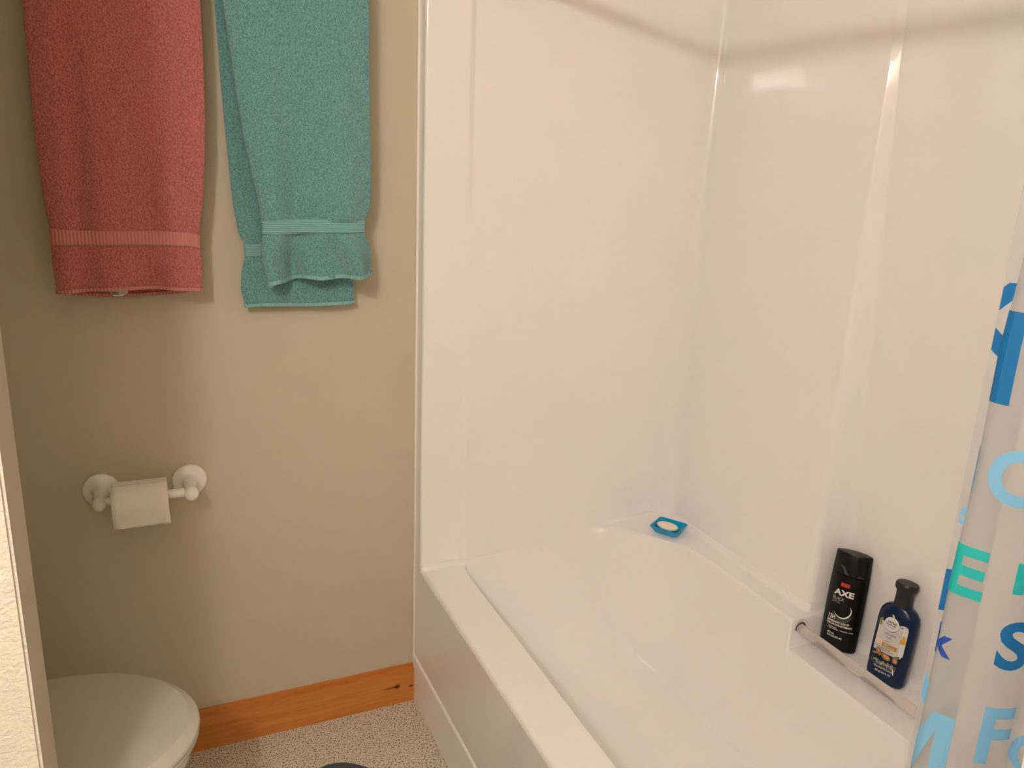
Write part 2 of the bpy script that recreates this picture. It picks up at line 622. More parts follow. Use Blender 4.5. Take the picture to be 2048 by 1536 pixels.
# ------------------------------------------------------------------ vanity lamp (behind and left of the viewer)
lamp = thing('vanity_light', 'three-bulb vanity light on the left wall', 'light', (XL, -2.01, 2.075))
obj('back_plate', box_bm(.001, .025, -.26, .26, -.05, .05, .006), 'chrome', lamp)
for dy in (-.15, 0, .15):
    arm = lathe_bm([(.0, .02), (.012, .02), (.012, .17), (0, .17)], 16, 'X', None, (0, dy, .05))
    a = obj('arm', arm, 'chrome', lamp)
    auto_smooth(a)
    s = obj('bulb_socket', lathe_bm([(0, .062), (.02, .06), (.022, .03), (.016, .026), (0, .026)], 20, 'Z', None, (.19, dy, 0)), 'ceramic', a)
    b = bmesh.new()
    bmesh.ops.create_uvsphere(b, u_segments=24, v_segments=16, radius=1)
    for v in b.verts:
        v.co = Vector((v.co.x*.046+.19, v.co.y*.046+dy, v.co.z*.050-.020))
    obj('bulb', b, 'bulb', a)

# ------------------------------------------------------------------ curtain rod and curtain
rod = lathe_bm([(0, -.035), (.012, -.035), (.012, -1.50), (0, -1.50)], 24, 'Y', None, (.16, 0, 1.789))
for yy, sgn in ((-.031, -1), (-1.458, 1)):
    lathe_bm([(0, yy), (.03, yy), (.03, yy+sgn*.008), (.018, yy+sgn*.02), (.012, yy+sgn*.022)], 24, 'Y', rod, (.16, 0, 1.789))
tag(obj('shower_curtain_rod', rod, 'chrome'), 'chrome curtain rod above the bathtub', 'curtain rod')

V0 = Vector((.731, .498)).normalized()
L0 = Vector((V0.y, -V0.x))
def ld(l, d):
    return (CAM.x+V0.x*d+L0.x*l, CAM.y+V0.y*d+L0.y*l)
def curtain_path(z):
    b = float(np.interp(z, [.75, 1.0, 1.12, 1.25, 1.31, 1.40], [.0055, .006, .0085, .0078, .0105, .0135]))
    P = [ld(.0, .8845), ld(.012, .888), ld(.028, .893), ld(.037, .888), ld(.030, .876), ld(b+.004, .868), ld(b, .861),
         ld(b+.006, .853), ld(.034, .848), ld(.060, .850), ld(.079, .861), ld(.090, .872), ld(.104, .866), ld(.122, .848), ld(.145, .846),
         ld(.165, .868)]
    return P
NPTS = 220
def catmull(P, n):
    P = [Vector(p) for p in P]
    P = [P[0]*2-P[1]]+P+[P[-1]*2-P[-2]]
    out = []
    m = len(P)-3
    for i in range(n):
        t = i/(n-1)*m
        k = min(int(t), m-1)
        t -= k
        a, b, c, d = P[k:k+4]
        out.append(.5*((2*b)+(-a+c)*t+(2*a-5*b+4*c-d)*t*t+(-a+3*b-3*c+d)*t*t*t))
    return out
TAIL = [(.190, -1.440), (.150, -1.425), (.128, -1.440), (.160, -1.452), (.205, -1.456)]
_pc = {}
def path_at(z):
    kz = round(z, 3)
    if kz not in _pc:
        _pc[kz] = catmull(curtain_path(z)+TAIL, NPTS)
    return _pc[kz]
ref = path_at(1.05)
S = [0.0]
for a, b in zip(ref, ref[1:]):
    S.append(S[-1]+(b-a).length)
S = np.array(S)
def curtain_point(s, z, off=0.0):
    pth = path_at(z)
    f = float(np.interp(s, S, np.arange(NPTS)))
    i = min(int(f), NPTS-2)
    t = f-i
    p = pth[i].lerp(pth[i+1], t)
    i0, i1 = max(i-1, 0), min(i+2, NPTS-1)
    tg = (pth[i1]-pth[i0]).normalized()
    nrm = Vector((tg.y, -tg.x))
    if nrm.dot(V0) > 0 and s < S[-1]*.1:
        nrm = -nrm
    return Vector((p.x+nrm.x*off, p.y+nrm.y*off, z))

cur = thing('shower_curtain', 'frosted shower curtain printed with blue and teal letters', 'shower curtain',
            (.16, -1.36, 1.79))
zc = [.16+.0373*i for i in range(44)]
vs = []
for z in zc:
    vs += [Vector((p.x, p.y, z))-cur.location for p in path_at(z)]
pydata('curtain_film', [tuple(v) for v in vs], grid_faces(NPTS, len(zc)), 'film', cur)
for i in range(7):
    yy = -1.30-.024*i
    tor = bmesh.new()
    n1, n2 = 24, 8
    rg = []
    for a in range(n1):
        t = 2*PI*a/n1
        rg.append([tor.verts.new((.16+(.020+.002*math.cos(2*PI*b/n2))*math.cos(t)-cur.location.x, yy+.002*math.sin(2*PI*b/n2)-cur.location.y,
                                  1.781+(.022+.002*math.cos(2*PI*b/n2))*math.sin(t)-cur.location.z)) for b in range(n2)])
    for a in range(n1):
        for b in range(n2):
            tor.faces.new((rg[a][b], rg[(a+1) % n1][b], rg[(a+1) % n1][(b+1) % n2], rg[a][(b+1) % n2]))
    obj('curtain_ring', tor, 'chrome', cur)

SGN = 1.0
def letter(ch, s0, z0, size, material, rot=0, sx=1.0, bold=.03, lab=None, cut=.0006, fit=None):
    if ch == 'M':      # drawn by hand: broad strokes
        w, h, t = fit[0], fit[1], .0145
        src = poly_bm([[(0, 0), (0, h), (.019, h), (w/2, .030), (w-.019, h), (w, h), (w, 0), (w-t, 0), (w-t, h*.77), (w/2+.0075, 0), (w/2-.0075, 0), (t, h*.77), (t, 0)]])
    else:
        src = text_mesh(ch, size, 'LEFT', bold, sx)
    if fit:
        xs, ys = [v.co.x for v in src.verts], [v.co.y for v in src.verts]
        for v in src.verts:
            v.co.x = (v.co.x-min(xs))/(max(xs)-min(xs))*fit[0]
            v.co.y = (v.co.y-min(ys))/(max(ys)-min(ys))*fit[1]
    bm = bmesh.new()
    merge_into(bm, src, 0, 0, rot)
    for v in bm.verts:
        v.co.x += s0
    bmesh.ops.bisect_plane(bm, geom=bm.verts[:]+bm.edges[:]+bm.faces[:], plane_co=(cut, 0, 0), plane_no=(-1, 0, 0), clear_outer=True)
    slice_x(bm, .003)
    slice_x(bm, .02, 1)
    for v in bm.verts:
        v.co = curtain_point(v.co.x, z0+v.co.y, .0007)-cur.location
    o = obj('letter', bm, material, cur, smooth=False, normals=False)
    if lab:
        o['label'] = lab
    return o
LETTERS = [
    ('I', .0805, 1.203, .112, 'film_dark', dict(sx=1.0, bold=.045, lab='tall dark blue letter')),
    ('O', .0985, 1.106, .074, 'film_light', dict(lab='sky blue round letter')),
    ('E', .0795, 1.002, .071, 'film_green', dict(sx=1.05, lab='teal green letter E')),
    ('n', .1385, 1.018, .064, 'film_green', dict(lab='green letter cut by the fold')),
    ('S', .1375, .936, .071, 'film_dark', dict(lab='dark blue letter S')),
    ('k', .0805, .929, .046, 'film_blue', dict(sx=.85, lab='royal blue small letter k')),
    ('M', .0400, .783, .10, 'film_light', dict(bold=.03, fit=(.0775, .082), lab='sky blue letter M running round the fold')),
    ('F', .1365, .826, .090, 'film_light', dict(sx=.85, lab='sky blue letter F')),
    ('C', .1745, .818, .062, 'film_light', {}),
    ('K', -.0400, 1.235, .100, 'film_dark', {}),
    ('s', .0020, 1.062, .036, 'film_light', {}),
    ('I', -.0030, .964, .064, 'film_dark', {}),
    ('l', .0730, 1.105, .066, 'film_light', {}),
    ('V', -.0160, .850, .078, 'film_light', {}),
]
for L in LETTERS:
    letter(*L[:5], **(L[5] if len(L) > 5 else {}))

# ------------------------------------------------------------------ towels
def spow(c, p): return math.copysign(abs(c)**p, c)
def interp(z, tab):
    """tab: (z, value) with falling z"""
    zz = [-t[0] for t in tab]
    return float(np.interp(-z, zz, [t[1] for t in tab]))

def towel(name, label, front, back, bar_y, bar_z, tf, tb, ripple, bands, material, band_material, hem_f, hem_b, arch):
    """front/back: rows (z, xl, xr) from the bar down; swept over the bar"""
    loc = Vector((sum(front[0][1:])/2, bar_y, bar_z))
    t = thing(name, label, 'towel', loc)
    FL, FR = [(r[0], r[1]) for r in front], [(r[0], r[2]) for r in front]
    BL, BR = [(r[0], r[1]) for r in back], [(r[0], r[2]) for r in back]
    zf, zb = front[-1][0], back[-1][0]
    rad = (abs(tf)+tb)/2/2
    yfc = bar_y-.012-tf/2     # centre plane of the front layer
    ybc = bar_y+.012+tb/2
    NU = 160
    def surf(side, z, u, off=0.0):
        """u: angle around the flattened loop, 0..2pi; returns a point"""
        xl, xr_ = (interp(z, FL), interp(z, FR)) if side == 'f' else (interp(z, BL), interp(z, BR))
        th, yc = (tf, yfc) if side == 'f' else (tb, ybc)
        w = (xr_-xl)/2
        c, s = math.cos(u), math.sin(u)
        # flat faces, round edges
        ex = spow(c, .35)
        th_ = th/2+off
        x = (xl+xr_)/2+(w-th/2)*ex+ (th_)*spow(c, 1.0)*(abs(c)**2)
        ny = -spow(s, .5)
        y = yc+th_*ny
        amt, fn = ripple(side, x, z)
        y += -amt*fn
        ze = zf if side == 'f' else zb
        fade = max(0, 1-(z-ze)/.13)
        return Vector((x, y, z+arch(side, (x-xl)/(xr_-xl))*fade))
    loops = []
    zrows_f = list(np.linspace(zf, bar_z, 90))
    zrows_b = list(np.linspace(bar_z, zb, 60))
    us = [2*PI*k/NU for k in range(NU)]
    def row(side, z): return [surf(side, z, u)-loc for u in us]
    for z in zrows_f:
        loops.append(row('f', z))
    fa, fb = loops[-1], row('b', bar_z)
    for k in range(1, 9):
        a = PI*k/9
        lp = []
        for q, (p1, p2) in enumerate(zip(fa, [fb[(NU-i) % NU] for i in range(NU)])):
            tt = .5-.5*math.cos(a)
            yc_ = (p1.y+p2.y)/2
            hy = (p1.y-p2.y)/2
            lp.append(Vector((lerp(p1.x, p2.x, tt), yc_+hy*math.cos(a), p1.z+abs(hy)*math.sin(a))))
        loops.append(lp)
    for z in zrows_b:
        rr = row('b', z)
        loops.append([rr[(NU-i) % NU] for i in range(NU)])
    # rounded closed ends
    def cap(lp, dz):
        cxm = sum((p for p in lp), Vector())/NU
        a = [Vector((p.x, lerp(cxm.y, p.y, .75) if False else p.y, p.z)) for p in lp]
        return a
    bm = loft_bm(loops, True, True)
    obj('towel_body', bm, material, t)
    def strip(nm, side, z0f, z1f, off, mt, a0=-.35, a1=PI+.35, n=150, nz=6):
        vs = []
        for j in range(nz+1):
            for i in range(n+1):
                u = lerp(a1, a0, i/n)
                # front of the loop is u in (0, pi)
                x_at = (i/n)
                z = lerp(z0f(x_at), z1f(x_at), j/nz)
                zz = max(z, zf if side == 'f' else zb)
                p = surf(side, zz, u, off)
                p.z += z-zz
                vs.append(tuple(p-loc))
        o = pydata(nm, vs, grid_faces(n+1, nz+1), mt, t)
        sm = o.modifiers.new('thickness', 'SOLIDIFY')
        sm.thickness = .0016
        sm.offset = 0
        return o
    for nm, side, z0f, z1f, off in bands:
        strip(nm, side, z0f, z1f, off, 'teal_flat_band' if material == 'teal' else band_material)
    for side, (z0f, z1f), off in ((('f',) + (hem_f,) + (.0012,)), (('b',) + (hem_b,) + (.0012,))):
        strip('hem', side, z0f, z1f, off, band_material)
    return t, surf, loc

# pink bath towel
pf = [(1.775, -.731, -.446), (1.66, -.731, -.444), (1.548, -.733, -.445), (1.466, -.735, -.447), (1.381, -.735, -.452), (1.294, -.732, -.461),
      (1.245, -.728, -.470), (1.215, -.729, -.473), (1.176, -.730, -.469), (1.1245, -.728, -.473)]
pb = [(1.775, -.725, -.450), (1.5, -.725, -.452), (1.25, -.715, -.475), (1.1085, -.705, -.495)]
def pink_ripple(side, x, z):
    k = max(0, min(1, (1.72-z)/.5))
    f = (math.sin(x*62+z*2)*.5+math.sin(x*101+1.3-z*3)*.3+math.sin(x*27+.7)*.5)
    e = max(0, 1-abs((x+.60)/.135)**4)
    g = max(0, 1-abs((z-1.215)/.03)**2)
    return .0115*k*e*(1-.7*g)*(1 if side == 'f' else .3), f
pink, psurf, ploc = towel('bath_towel', 'coral pink terry towel hanging beside the teal one', pf, pb, -.047, 1.775, .026, .016, pink_ripple,
      [('woven_band', 'f', lambda x: 1.2155-.016*x*x-.002*math.sin(x*6), lambda x: 1.2455-.021*x*x-.002*math.sin(x*6), .0008)],
      'pink', 'pink_band', (lambda x: 1.1225, lambda x: 1.129), (lambda x: 1.107, lambda x: 1.114),
      lambda side, u: .0065*(1-(2*u-1)**2)-.002*u if side == 'f' else .006*(2*u-1)**2)
# care tag between the two layers
y_t = -.047-.012+.001
tg = bmesh.new()
tg.faces.new([tg.verts.new(Vector(p)-ploc) for p in ((-.639, y_t, 1.135), (-.6395, y_t-.001, 1.120), (-.633, y_t-.001, 1.1125), (-.618, y_t-.001, 1.1115),
                                        (-.607, y_t-.001, 1.119), (-.607, y_t, 1.135))])
o = obj('care_tag', tg, 'tag', pink, smooth=False)
sm = o.modifiers.new('thickness', 'SOLIDIFY')
sm.thickness = .0008
sm.offset = 0
bm = bmesh.new()
for k in range(7):
    zz = 1.1295-.0021*k
    w = .0125 if k != 3 else .010
    ln = [(-.638, zz), (-.638+w, zz), (-.638+w, zz-.0011), (-.638, zz-.0011)]
    if k >= 5:
        ln = [(x+.002, z) for x, z in ln]
    bm.faces.new([bm.verts.new(Vector((x, y_t-.0019, z))-ploc) for x, z in ln])
obj('tag_print', bm, 'tag_ink', o, smooth=False)
o['label'] = 'white care tag'

# teal bath towel
tf_ = [(1.79, -.408, -.130), (1.66, -.407, -.130), (1.595, -.400, -.131), (1.506, -.391, -.130), (1.415, -.380, -.129), (1.34, -.366, -.128),
       (1.285, -.356, -.132), (1.262, -.353, -.143), (1.232, -.352, -.144), (1.215, -.356, -.134), (1.192, -.357, -.128), (1.16, -.352, -.127), (1.132, -.346, -.127)]
tb_ = [(1.79, -.418, -.140), (1.66, -.416, -.142), (1.535, -.413, -.145), (1.433, -.409, -.15), (1.298, -.402, -.155), (1.228, -.393, -.160), (1.212, -.383, -.165),
       (1.185, -.382, -.165), (1.15, -.391, -.158), (1.115, -.394, -.157), (1.079, -.387, -.158)]
def teal_ripple(side, x, z):
    k = max(0, min(1, (1.75-z)/.55))
    e = max(0, 1-abs((x+.24)/.125)**4)
    f = math.sin(x*48+z*3+1.2)*.55+math.sin(x*25-.5)*.55+math.sin(x*83-z*2)*.2
    amt = .018*k*e
    if side == 'f' and z < 1.235:
        q = min(1, (1.235-z)/.06)
        f = f+q*(math.sin(x*66+2.2+z*14)*.9+math.sin(x*120+1)*.25)
        amt *= 1+.5*q
    if 1.23 < z < 1.265:
        amt *= .35
    return amt*(1 if side == 'f' else .35), f
teal, tsurf, tloc = towel('bath_towel', 'teal terry towel hanging next to the bathtub seam', tf_, tb_, -.050, 1.79, .030, .016, teal_ripple,
      [('woven_band', 'f', lambda x: 1.233+.002*x, lambda x: 1.263+.001*x-.001*math.sin(x*9), .0006),
       ('woven_band', 'b', lambda x: 1.184, lambda x: 1.209, .0006)],
      'teal', 'teal_band', (lambda x: 1.130, lambda x: 1.1385), (lambda x: 1.077, lambda x: 1.084),
      lambda side, u: (.0135*min(1, max(0, u/.42))**1.5+.0025*math.sin(u*9)+.002*math.sin(u*21)) if side == 'f' else .002*math.sin(u*8))
# towel bar carrying both towels
tbar = lathe_bm([(0, -.80), (.009, -.80), (.009, -.06), (0, -.06)], 20, 'X', None, (0, -.048, 1.765))
tbo = thing('towel_bar', 'white towel bar high on the wall above the towels', 'towel bar', (-.43, -.001, 1.765))
o = obj('bar', tbar, 'ceramic', tbo); o.location = -tbo.location
auto_smooth(o)
for xx in (-.80, -.06):
    o = obj('bar_post', lathe_bm([(0, -.001), (.026, -.001), (.026, -.007), (.014, -.016), (.013, -.055), (.009, -.062), (0, -.064)], 24, 'Y', None, (xx, 0, 1.765)), 'ceramic', tbo)
    o.location = -tbo.location

# ------------------------------------------------------------------ paper holder and roll
hx0, hx1, hz = -.693, -.519, .693
hold = thing('paper_holder', 'white ceramic paper holder with two round wall posts', 'toilet paper holder', ((hx0+hx1)/2, 0, hz))
for xx in (hx0, hx1):
    prof = [(0, -.0005), (.0345, -.0005), (.0362, -.003), (.0358, -.006), (.032, -.0082), (.026, -.0102), (.0200, -.013), (.0165, -.018), (.0148, -.026),
            (.0135, -.045), (.0132, -.066), (.0140, -.074), (.0146, -.082), (.0138, -.090), (.0105, -.097), (.0055, -.1005), (0, -.1015)]
    o = obj('post', lathe_bm(prof, 36, 'Y', None, (xx-hold.location.x, 0, 0)), 'ceramic', hold)
o = obj('roller', lathe_bm([(0, hx0+.008), (.0085, hx0+.008), (.0085, hx0+.02), (.0098, hx0+.021), (.0098, hx1-.016), (.0098, hx1-.014), (0, hx1-.008)], 28, 'X', None,
                           (-hold.location.x, -.079, .003)), 'ceramic', hold)
auto_smooth(o)
RC = Vector((-.6175, -.079, .696-.0105))
roll = thing('toilet_paper_roll', 'white toilet paper roll with a hanging end on its holder', 'toilet paper', RC)
R_, W_ = .0465, .0525
prof = [(.021, -W_), (R_-.001, -W_), (R_, -W_+.001), (R_, W_-.001), (R_-.001, W_), (.021, W_), (.021, -W_)]
o = obj('paper', lathe_bm(prof, 56, 'X'), 'tissue', roll)
auto_smooth(o, 40)
o = obj('core', lathe_bm([(.0208, -W_), (.0208, W_), (.0200, W_), (.0200, -W_), (.0208, -W_)], 40, 'X'), 'card', roll)
auto_smooth(o, 40)
pts = []
for k in range(14):
    a = PI*.42*(1-k/13)
    pts.append((-(R_+.0012)*math.cos(a), (R_+.0012)*math.sin(a)))
for k in range(1, 9):
    pts.append((-(R_+.0012)+.0018*math.sin(k/8*2.0), -.034*k/8))
vs = []
for j, (y, z) in enumerate(pts):
    for i in range(13):
        x = -W_+2*W_*i/12
        fz = 1 if j < len(pts)-1 else 0
        vs.append((x+.002*max(0, (j-13)/9), y+.0006*math.sin(i*.9)*max(0, (j-13)/9), z+(0 if fz else .0008*math.sin(i*2.1))))
o = pydata('paper_end', vs, grid_faces(13, len(pts)), 'tissue', roll)
sm = o.modifiers.new('thickness', 'SOLIDIFY')
sm.thickness = .0006
sm.offset = 0

# ------------------------------------------------------------------ toilet
TY = -.425
toi = thing('toilet', 'cream white toilet with closed lid beside the partition', 'toilet', (-.78, TY, 0), math.radians(-5))
def seat_loop(a, b, back, z, n=64, sc=1.0, r=.05):
    """egg front (+x), straight sides, rounded back corners at x=-back"""
    pts = []
    for k in range(n//2+1):
        t = -PI/2+PI*k/(n//2)
        pts.append((a*sc*math.cos(t), b*sc*math.sin(t)))
    nb = n//4
    rr = r
    bk, bb = -back*sc, b*sc
    for k in range(1, nb+1):
        t = PI/2+(PI/2)*k/nb
        pts.append((bk+rr+rr*math.cos(t), bb-rr+rr*math.sin(t)))
    for k in range(nb):
        t = PI+(PI/2)*k/nb
        pts.append((bk+rr+rr*math.cos(t), -bb+rr+rr*math.sin(t)))
    return [(x, y, z) for x, y in pts]
A, B, BK = .238, .193, .22
loops = [seat_loop(A-.012, B-.012, BK-.004, .3985), seat_loop(A-.002, B-.002, BK, .399), seat_loop(A, B, BK, .401), seat_loop(A-.0005, B-.0005, BK, .4045), seat_loop(A-.0015, B-.0015, BK-.001, .4065),
         seat_loop(A-.0165, B-.0165, BK-.008, .4190), seat_loop(A-.018, B-.018, BK-.009, .4200, r=.047), seat_loop(A-.021, B-.021, BK-.012, .4206, r=.047),
         seat_loop(A-.08, B-.08, BK-.05, .4218, r=.04), seat_loop(.05, .04, .05, .4225, r=.01)]
o = obj('lid', loft_bm(loops), 'lid', toi)
auto_smooth(o, 22)
loops = [seat_loop(A-.016, B-.014, BK, .380), seat_loop(A-.006, B-.006, BK, .382), seat_loop(A-.002, B-.002, BK, .387), seat_loop(A-.002, B-.002, BK, .392), seat_loop(A-.005, B-.005, BK, .3955), seat_loop(A-.03, B-.03, BK, .397)]
o = obj('seat', loft_bm(loops), 'lid', toi)
auto_smooth(o, 60)
def bowl_loop(a, b, back, z, dx=0): return [(x+dx, y, z) for x, y, _ in seat_loop(a, b, back, z, r=min(.05, b*.4))]
loops = [bowl_loop(.16, .115, .20, .0, -.05), bowl_loop(.16, .115, .20, .02, -.05), bowl_loop(.135, .10, .20, .06, -.05), bowl_loop(.13, .10, .20, .14, -.045),
         bowl_loop(.155, .12, .21, .22, -.03), bowl_loop(.195, .155, .22, .30, -.012), bowl_loop(.216, .175, .23, .338, -.003), bowl_loop(.221, .18, .235, .352, 0), bowl_loop(.222, .181, .24, .372, 0),
         bowl_loop(.217, .177, .24, .3785, 0), bowl_loop(.18, .15, .22, .380, 0)]
o = obj('bowl', loft_bm(loops), 'porcelain', toi)
auto_smooth(o, 60)
o = obj('tank', box_bm(-.50, -.295, -.20, .20, .375, .70, .02, 4), 'porcelain', toi)
bm = box_bm(-.31, -.2, -.12, .12, .2, .38, .02, 4)
obj('tank_base', bm, 'porcelain', toi)
o = obj('tank_lid', box_bm(-.51, -.285, -.21, .21, .70, .735, .01, 4), 'porcelain', toi)
bm = lathe_bm([(0, -.285), (.01, -.285), (.01, -.27), (0, -.27)], 16, 'X', None, (0, .15, .65))
o2 = obj('flush_lever', box_bm(-.275, -.267, .08, .155, .645, .657, .003), 'chrome', toi)
for yy in (-.075, .075):
    obj('hinge', box_bm(-.245, -.205, yy-.012, yy+.012, .38, .43, .008), 'lid', toi)

# ------------------------------------------------------------------ bath mat
loops = []
for sc, z in ((1.0, 0.001), (1.02, .006), (1.0, .012), (.96, .0155), (.8, .017), (.4, .0175)):
    loops.append([(-.262+.18*sc*math.cos(t), -.612+.425*sc*math.sin(t), z) for t in [2*PI*k/72 for k in range(72)]])
tag(obj('bath_mat', loft_bm(loops), 'mat_blue'), 'dark slate blue bath mat on the speckled floor', 'bath mat')

# ------------------------------------------------------------------ soap dish and soap
SD = Vector((.661, -.160, .4497))
SR = math.radians(-58)
def rrect(hx, hy, r, z, n=6):
    pts = []
    for cx, cy, a0 in ((hx-r, hy-r, 0), (-hx+r, hy-r, PI/2), (-hx+r, -hy+r, PI), (hx-r, -hy+r, 1.5*PI)):
        for k in range(n+1):
            a = a0+PI/2*k/n
            pts.append((cx+r*math.cos(a), cy+r*math.sin(a), z))
    return pts
loops = [rrect(.028, .024, .007, 0), rrect(.031, .027, .008, .002), rrect(.037, .034, .008, .014), rrect(.0405, .0375, .008, .0185), rrect(.0405, .0375, .008, .0205),
         rrect(.0393, .0363, .0075, .0213), rrect(.0365, .0335, .007, .019), rrect(.033, .029, .008, .009), rrect(.029, .025, .007, .0068), rrect(.01, .007, .003, .0065)]
o = tag(obj('soap_dish', loft_bm(loops), 'blue_dish'), 'bright blue soap dish in the bathtub corner', 'soap dish')
o.location = SD
o.rotation_euler = (0, 0, SR)
auto_smooth(o, 50)
loops = []
for k in range(11):
    a = -PI/2+PI*k/10
    sc = max(.02, math.cos(a)**.6)
    loops.append([(.0305*sc*math.cos(t), .0195*sc*math.sin(t), .0155+.0078*math.sin(a)) for t in [2*PI*i/40 for i in range(40)]])
o = tag(obj('soap_bar', loft_bm(loops), 'soap'), 'small oval cream soap lying in the blue dish', 'soap')
o.location = SD+Vector((-.002, .003, 0.0))
o.rotation_euler = (0, 0, SR-.08)

# ------------------------------------------------------------------ bottles
def place(root, lean):
    root.scale = (1.045, 1.0, 1.045)
    root.rotation_euler = (Matrix.Rotation(root.rotation_euler.z, 3, 'Z') @ Matrix.Rotation(lean, 3, 'X')).to_euler()

# black body wash bottle
bb = thing('body_wash_bottle', 'black flip-top bottle with red tab and white print', 'bottle', (.763, -.670, .3878), math.radians(-61.5))
place(bb, math.radians(-7.2))
def lens(a, b, z, dy=0, n=28, p=2.0):
    pts = []
    for k in range(n):
        x = -a*math.cos(PI*k/(n-1)) if True else 0
        pts.append((x, dy-b*max(.06 if k in (0, n-1) else 0, (1-abs(x/a)**p)**.72)))
    lo = [(x, y, z) for x, y in pts]
    hi = [(x, 2*dy-y, z) for x, y in reversed(pts)]
    return lo+hi
def bw(z):   # half width, half depth of the black bottle
    return (np.interp(z, [0, .004, .03, .09, .15, .168, .205, .212], [.0345, .0365, .0372, .0378, .0375, .037, .035, .034]),
            np.interp(z, [0, .004, .03, .15, .168, .19, .205, .212], [.0185, .0205, .0215, .0215, .021, .019, .016, .015]))
o = obj('body', loft_bm([lens(*bw(z), z) for z in (0, .002, .004, .01, .03, .06, .09, .12, .15, .1635)] + [lens(.0355, .0195, .1645), lens(.03, .015, .1646)]), 'black', bb)
auto_smooth(o, 50)
o = obj('cap', loft_bm([lens(.0355, .0195, .1648), lens(.0373, .0208, .1652), lens(*bw(.168), .168), lens(.0367, .0200, .180), lens(.036, .0185, .196), lens(.0355, .0175, .2085), lens(.0345, .0165, .2115), lens(.02, .009, .212)]), 'cap_black', bb)
auto_smooth(o, 35)
# facet on the cap front
bm = bmesh.new()
f0 = [(-.024, -.0165, .2095), (.026, -.0155, .2095), (.033, -.0125, .197), (.030, -.0155, .1665), (-.006, -.0225, .1665), (-.020, -.0195, .186)]
obj('cap_facet', loft_bm([[(x*.98, y+.006, z) for x, y, z in f0], f0], True, True, bm), 'black', o, smooth=False)

def wrap(root, bm, fy, material, name, step=.004, off=.00045, z0=0):
    slice_x(bm, step)
    for v in bm.verts:
        x, z = v.co.x, v.co.y
        v.co = Vector((x, fy(x, z)-off, z))
    return obj(name, bm, material, root, smooth=False, normals=False)
def fy_black(x, z):
    a, b = bw(z)
    return -float(b)*(1-min(1, abs(x/a))**2)**.72
def lines(items, bold=.0):
    bm = bmesh.new()
    for txt, size, x, z, sx, bo in items:
        merge_into(bm, text_mesh(txt, size, 'LEFT', bo, sx), x, z)
    return bm
wrap(bb, lines([('AXE', .0172, -.0215, .1205, 1.2, .04)]), fy_black, 'ink_white', 'lettering')
wrap(bb, lines([('BLACK', .0095, -.0235, .1095, .82, .03), ('REFRESHING', .0032, -.0235, .1055, .9, .01), ('BODY WASH', .0032, -.0235, .1022, .9, .01)]), fy_black, 'ink_grey', 'lettering')
wrap(bb, lines([('12H', .0125, -.0265, .0665, .72, .03), ('REFRESHING SCENT*', .0062, -.0265, .0595, .78, .025), ('PARFUM RAFRAICHISSANT', .0060, -.0265, .0535, .72, .025),
                ('body wash', .0036, -.019, .0478, 1, .02), ('gel nettoyant', .0036, -.019, .0445, 1, .02),
                ('HYDRATE + CARE', .0034, .0035, .0445, .9, .02),
                ('473 mL', .0052, -.0215, .0335, .95, .03), ('16 FL OZ (473 mL)', .0055, -.0215, .0275, .72, .03)]), fy_black, 'ink_white', 'lettering')
wrap(bb, poly_bm([[(-.0115, .1405), (.0065, .1405), (.0065, .1485), (-.0115, .1485)]]), fy_black, 'ink_red', 'red_tab')
# crescent and grey haze of the emblem
def crescent(cx, cz, r, w, a0, a1, n=26):
    q = []
    for k in range(n):
        t = k/(n-1)
        a = lerp(a0, a1, t)
        ww = w*math.sin(PI*t)
        q.append(((cx+(r-ww*.5)*math.cos(a), cz+(r-ww*.5)*math.sin(a)), (cx+(r+ww*.5)*math.cos(a), cz+(r+ww*.5)*math.sin(a))))
    return [[q[k][0], q[k][1], q[k+1][1], q[k+1][0]] for k in range(n-1)]
wrap(bb, poly_bm(crescent(.0005, .0905, .0172, .0032, -2.75, .75)), fy_black, 'ink_white', 'emblem')
wrap(bb, poly_bm(crescent(.0005, .0875, .0205, .009, -2.9, -.25)), fy_black, 'ink_dim', 'emblem_haze', off=.0003)
wrap(bb, poly_bm(crescent(-.0235, .0475, .0036, .0012, -PI, PI*.9)), fy_black, 'ink_grey', 'emblem')

# navy shampoo bottle
nb = thing('shampoo_bottle', 'navy bottle with dark cap and pale floral label', 'bottle', (.768, -.797, .3878), math.radians(-74))
place(nb, math.radians(-6.6))
def sup(a, b, z, p=2.6, n=64):
    return [(a*spow(math.cos(t), 2/p), b*spow(math.sin(t), 2/p), z) for t in [2*PI*k/n for k in range(n)]]
def nw(z):
    return (float(np.interp(z, [0, .003, .012, .06, .12, .135, .146, .154, .159, .162], [.033, .036, .0378, .0385, .0385, .038, .0355, .0305, .0235, .017])),
            float(np.interp(z, [0, .003, .012, .06, .12, .135, .146, .154, .159, .162], [.0175, .0205, .0215, .0215, .0215, .0212, .0205, .019, .0175, .0155])))
o = obj('body', loft_bm([sup(*nw(z), z, 2.6 if z < .15 else 2.2) for z in (0, .001, .003, .007, .012, .03, .06, .09, .12, .128, .135, .141, .146, .150, .154, .157, .159, .161, .162)]), 'navy', nb)
auto_smooth(o, 50)
cp = lathe_bm([(0, .160), (.0165, .160), (.0168, .164), (.0165, .178), (.0166, .190), (.0190, .1935), (.0212, .197), (.0216, .201), (.0212, .206), (.0195, .2085), (.010, .209), (0, .209)], 40)
o = obj('cap', cp, 'dark_cap', nb)
auto_smooth(o, 50)
def fy_navy(x, z):
    a, b = nw(z)
    return -b*(max(0, 1-abs(x/a)**2.6))**(1/2.6)
W = lambda polys, mt, nm, off: wrap(nb, poly_bm(polys), fy_navy, mt, nm, off=off)
